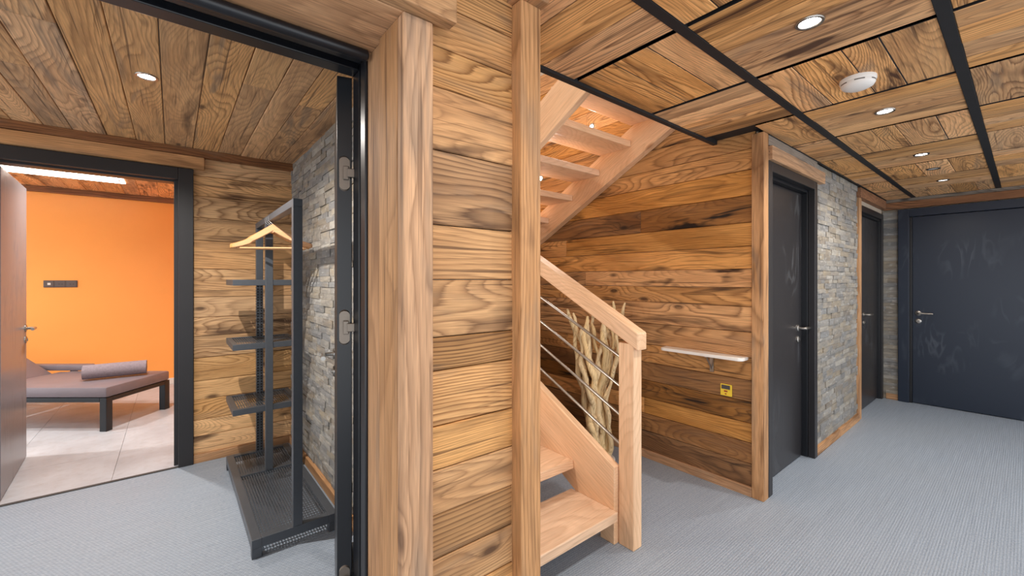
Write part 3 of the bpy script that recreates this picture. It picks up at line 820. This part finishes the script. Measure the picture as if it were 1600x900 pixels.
boxo('red_print', XP-.0078, XP-.0068, 1.230, 1.240, .604, .611, M_RED, yt)

# ------------------------------------------------------------------ hall: door wall and end wall
bm = bmesh.new()
bx(bm, XP+.02, 2.90, YW+.02, 1.28, 0, 2.6); bx(bm, 3.79, 5.21, YW+.02, 1.28, 0, 2.6); bx(bm, 2.90, 3.79, YW+.02, 1.28, 2.06, 2.6); bx(bm, 5.21, XE+.1, YW+.02, 1.28, 2.06, 2.6)
bx(bm, 2.90, XE+.1, 1.20, 1.28, 0, 2.06)
wall_d = struct(mk('wall_doors', bm, M_PLASTER))
stone_clad(wall_d, (0, YW+.018, 0), (1, 0, 0), (0, -1, 0), 3.81, 5.115, .062, CZ, random.Random(6))
struct(beam('baseboard_doors', 3.812, 4.45, 1.008, YW+.018, 0, .064, W_TRIM)); struct(beam('baseboard_hall', 4.452, 5.105, 1.008, YW+.018, 0, .064, W_TRIM))
struct(beam('trim_7', 2.862, 3.93, .985, YW+.02, 2.092, 2.178, W_TRIM))
struct(beam('trim_8', 2.862, 3.81, 1.005, YW+.02, 2.182, CZ, W_GREY))
def hall_door(name, x0, x1, face, leafy, handle_x, u, mframe, mleaf, ztop=2.09):
    d = sempty(name, ((x0+x1)/2, face, 0)); jw = .062
    for a, b in ((x0, x0+jw), (x1-jw, x1)):
        bm = bmesh.new(); bx(bm, a, b, face, YW+.02, 0, ztop, .003); mk('frame_jamb', bm, mframe, d)
    ia, ib = x0+jw-.012, x1-jw+.012
    for a, b in ((ia-.02, ia+.018), (ib-.018, ib+.02)):
        bm = bmesh.new(); bx(bm, a, b, YW+.021, leafy+.05, 0, ztop-.04, .003); mk('frame_stop', bm, M_BLACK, d)
    bm = bmesh.new(); bx(bm, x0+jw, x1-jw, face, YW+.02, ztop-jw, ztop, .003); mk('frame_head', bm, mframe, d)
    bm = bmesh.new(); bx(bm, ia+.018, ib-.018, YW+.021, leafy+.05, ztop-jw-.02, ztop-.03, .003); mk('frame_stop', bm, M_BLACK, d)
    bm = bmesh.new(); bx(bm, ia+.02, ib-.02, leafy, leafy+.042, .008, ztop-jw-.022, .002)
    lf = mk('leaf', bm, mleaf, d)
    lever(lf, (handle_x, leafy, .985), (0, -1, 0), u)
    return d
hall_door('door_3', 2.862, 3.815, 1.005, 1.09, 3.66, (1, 0, 0), M_BROWNBLK, M_DOOR)
hall_door('door_4', 5.195, XE-.012, 1.03, 1.075, 5.60, (1, 0, 0), M_BROWNBLK, M_DOOR)
struct(beam('trim_9', 5.11, 5.194, 1.012, YW+.02, 0, 2.14, W_TRIM))
struct(beam('trim_10', 5.11, XE-.06, 1.0, YW+.02, 2.142, 2.235, W_TRIMD))
# end wall
bm = bmesh.new(); bx(bm, XE+.02, XE+.2, .86, 1.28, 0, 2.6); bx(bm, XE+.02, XE+.2, -1.9, .86, 2.06, 2.6); bx(bm, XE+.02, XE+.2, -1.9, -.24, 0, 2.6); bx(bm, XE+.14, XE+.2, -.24, .86, 0, 2.06)
wall_e = struct(mk('wall_end', bm, M_PLASTER))
stone_clad(wall_e, (XE+.018, 0, 0), (0, 1, 0), (-1, 0, 0), .90, YW+.01, .062, 2.13, random.Random(9), .12, .34)
struct(beam('baseboard_end', XE-.012, XE+.018, .905, 1.01, 0, .064, W_TRIM))
struct(beam('trim_11', XE-.03, XE+.02, -1.5, 1.03, 2.135, 2.212, W_TRIMD))
struct(beam('trim_12', XE-.012, XE+.02, -1.5, 1.03, 2.213, CZ, W_GREY))
d5 = sempty('door_5', (XE, .33, 0))
for a, b in ((.815, .905), (-.305, -.215)):
    bm = bmesh.new(); bx(bm, XE-.035, XE+.02, a, b, 0, 2.125, .003); mk('frame_jamb', bm, M_DOORN, d5)
bm = bmesh.new(); bx(bm, XE-.035, XE+.02, -.215, .815, 2.04, 2.125, .003); mk('frame_head', bm, M_DOORN, d5)
for a, b in ((.792, .82), (-.22, -.192)):
    bm = bmesh.new(); bx(bm, XE-.018, XE+.06, a, b, 0, 2.035, .003); mk('frame_stop', bm, M_BLACK, d5)
bm = bmesh.new(); bx(bm, XE-.006, XE+.04, -.19, .79, .008, 2.035, .002); lf = mk('leaf', bm, M_DOORN, d5)
lever(lf, (XE-.006, .745, .985), (-1, 0, 0), (0, -1, 0))

# ------------------------------------------------------------------ hall ceiling: framed plank panels with black rails between
cl = bmesh.new(); bx(cl, -1.7, XE+.1, -1.6, YW+.02, CZ+.02, CZ+.1); bx(cl, .93, XP+.02, YW+.02, 1.30, CZ+.02, CZ+.1)
ceil = struct(mk('ceiling', cl, M_BATTEN))
GX, ST = 1.415, .6125
xs = [GX+ST*k for k in range(-4, 9)]
ys = [-1.045, -.435, .175, .782]
def rail(x0, x1, y0, y1):
    boxo('ceiling_rail', x0, x1, y0, y1, CZ-.004, CZ+.021, M_BATTEN, ceil)
for y, wd in ((.782, .036), (.175, .036), (-.435, .036), (-1.045, .036)): rail(-1.0, XE-.02, y-wd/2, y+wd/2)
boxo('ceiling_rail', .925, XP-.018, 1.285, 1.312, CZ-.012, CZ+.10, M_BATTEN, ceil)
boxo('ceiling_rail', 2.86, XE-.02, 1.0, 1.012, CZ-.006, CZ+.02, M_BATTEN, ceil)
r5 = random.Random(77)
for i, x0 in enumerate(xs[:-1]):
    x1 = xs[i+1]
    for j in range(4):
        if j < 3: y0, y1 = ys[j]+.018, ys[j+1]-.018
        else:
            y0 = ys[3]+.018
            y1 = 1.285 if (x0 > .75 and x1 < 2.66) else 1.005
        a0, a1 = x0+.012, min(x1-.012, XE-.02)
        pn = boxo('ceiling_panel', a0, a1, y0, y1, CZ+.002, CZ+.016, M_BATTEN, ceil)
        alongx = ((i-4) + (3-j)) % 2 == 0
        span = (y1-y0) if alongx else (a1-a0)
        n = max(1, round(span/r5.uniform(.14, .19))); cuts = [0]+[ (k+r5.uniform(-.22, .22))/n for k in range(1, n)]+[1]
        for ca, cb in zip(cuts, cuts[1:]):
            z = CZ+r5.uniform(-.002, .0015); s = 1 if r5.random() < .5 else -1
            if alongx: plank('plank', ((a0+a1)/2, y0+span*(ca+cb)/2, z), (s, 0, 0), (0, 0, -1), a1-a0, span*(cb-ca)-.0018, .012, W_CEIL, pn)
            else: plank('plank', (a0+span*(ca+cb)/2, (y0+y1)/2, z), (0, s, 0), (0, 0, -1), y1-y0, span*(cb-ca)-.0018, .012, W_CEIL, pn)

# ------------------------------------------------------------------ lamps
def spot(loc, watts, name, rot=(0, 0, 0), size=160, rad=.035, col=LAMP_COL):
    l = bpy.data.lights.new(name, 'SPOT'); l.energy = watts; l.color = col; l.spot_size = math.radians(size); l.spot_blend = .9; l.shadow_soft_size = rad
    o = bpy.data.objects.new(name, l); COL.objects.link(o); o.location = loc; o.rotation_euler = rot
    return o
def downlight(x, y, z, label, mat, watts, ringmat=M_STEEL, rad=.035, group='recessed ceiling downlights', R=.042):
    t = thing('downlight', label, 'ceiling light', (x, y, z), group)
    bm = bmesh.new(); lathe(bm, [(R*.72, .004), (R*.72, -.002), (R*.80, -.006), (R, -.006), (R*1.04, -.003), (R*1.04, .004)], (x, y, z), 32)
    mk('trim_ring', bm, ringmat, t, smooth=True)
    bm = bmesh.new(); lathe(bm, [(0, -.0035), (R*.5, -.0035), (R*.73, -.002), (R*.73, .003), (0, .003)], (x, y, z), 32)
    mk('lens', bm, mat, t, smooth=True)
    if watts:
        s = spot((x, y, z-.02), watts, 'downlight_lamp', rad=rad); s.parent = t; s.matrix_parent_inverse = Matrix.Translation((-x, -y, -z))
downlight(1.726, .478, CZ, 'brightest recessed downlight in the hall ceiling, nearest the viewer', E_LAMP, HALL_W)
downlight(2.95, .478, CZ, 'lit downlight just beyond the white smoke detector', E_LAMP, HALL_W)
downlight(4.17, .478, CZ, 'lit downlight with black rim midway down the hall ceiling', E_LAMP, HALL_W, M_BATTEN)
downlight(4.78, .478, CZ, 'unlit grey downlight with black rim in the hall ceiling', M_WHITE, 0, M_BATTEN)
downlight(5.40, .478, CZ, 'last downlight in the hall ceiling, nearest the end door', E_DIM, HALL_W*.6, M_BATTEN)
downlight(.50, .478, CZ, 'downlight in the hall ceiling in front of the lobby opening', E_LAMP, HALL_W*.4)
downlight(-.35, 4.75, 2.40, 'added fill lamp just inside the orange room ceiling', E_LAMP, LOUNGE_FILL_W)  # unseen fill lamp, added to brighten the lounge tiles
downlight(-1.7, 5.2, 2.40, 'added fill lamp above the head end of the lounger', E_LAMP, LOUNGE_FILL_W)  # second unseen lamp, added as fill for the orange room
downlight(-.095, 2.59, LZ, 'lit downlight in the lobby plank ceiling', E_LAMP, LOBBY_W, rad=.01)
for k, (y, z, lab) in enumerate(((1.72, 2.985, 'highest step light on the stairwell wall'), (2.36, 2.665, 'step light on the stairwell wall seen between the upper treads'), (3.0, 2.34, 'lowest step light on the stairwell wall beside the upper flight'))):
    t = thing('step_light', lab, 'wall light', (XP, y, z), 'step lights along the stairs')
    Mx = frame((XP-.001, y, z), (0, 1, 0), (-1, 0, 0))
    bm = bmesh.new(); lathe(bm, [(.020, 0), (.020, .004), (.030, .004), (.031, 0)], n=24, M=Mx); mk('trim_ring', bm, M_STEEL, t, smooth=True)
    bm = bmesh.new(); lathe(bm, [(0, .003), (.020, .003), (.020, 0)], n=24, M=Mx); mk('lens', bm, E_LAMP, t, smooth=True)
    s = spot((XP-.03, y, z), STEP_W*5, 'step_lamp', (0, math.radians(90), 0), 165, .015); s.parent = t; s.matrix_parent_inverse = Matrix.Translation((-XP, -y, -z))
for y, z, lab in ((1.75, .95, 'step light on the inner wall above the lowest treads'), (2.5, 1.36, 'step light on the inner wall halfway up the lower flight')):
    t = thing('step_light', lab, 'wall light', (.931, y, z), 'step lights along the stairs')
    Mx = frame((.931, y, z), (0, 1, 0), (1, 0, 0))
    bm = bmesh.new(); lathe(bm, [(.020, 0), (.020, .004), (.030, .004), (.031, 0)], n=24, M=Mx); mk('trim_ring', bm, M_STEEL, t, smooth=True)
    bm = bmesh.new(); lathe(bm, [(0, .003), (.020, .003), (.020, 0)], n=24, M=Mx); mk('lens', bm, E_LAMP, t, smooth=True)
    s = spot((.96, y, z), STEP_W, 'step_lamp', (0, math.radians(-90), 0), 165, .015); s.parent = t; s.matrix_parent_inverse = Matrix.Translation((-.931, -y, -z))

# smoke detector
sd_ = thing('smoke_detector', 'round white smoke detector on the plank ceiling', 'smoke detector', (2.385, .478, CZ))
bm = bmesh.new(); lathe(bm, [(0, .002), (.066, .002), (.066, -.012), (.064, -.015), (0, -.015)], (2.385, .478, CZ), 40); mk('base_plate', bm, M_WHITE, sd_, smooth=True)
bm = bmesh.new(); lathe(bm, [(.062, -.014), (.062, -.026), (.056, -.036), (.040, -.044), (0, -.047)], (2.385, .478, CZ), 40); bd = mk('cover', bm, M_WHITE, sd_, smooth=True)
for a in range(0, 360, 60):
    bm = bmesh.new(); A0, A1 = math.radians(a), math.radians(a+34); vs = []
    for k in range(7):
        q = A0+(A1-A0)*k/6
        vs.append([bm.verts.new((2.385+r*math.cos(q), .478+r*math.sin(q), CZ+z)) for r, z in ((.0625, -.020), (.0625, -.024))])
    for p, q in zip(vs, vs[1:]): bm.faces.new((p[0], q[0], q[1], p[1]))
    mk('vent_slot', bm, M_SLOT, bd)
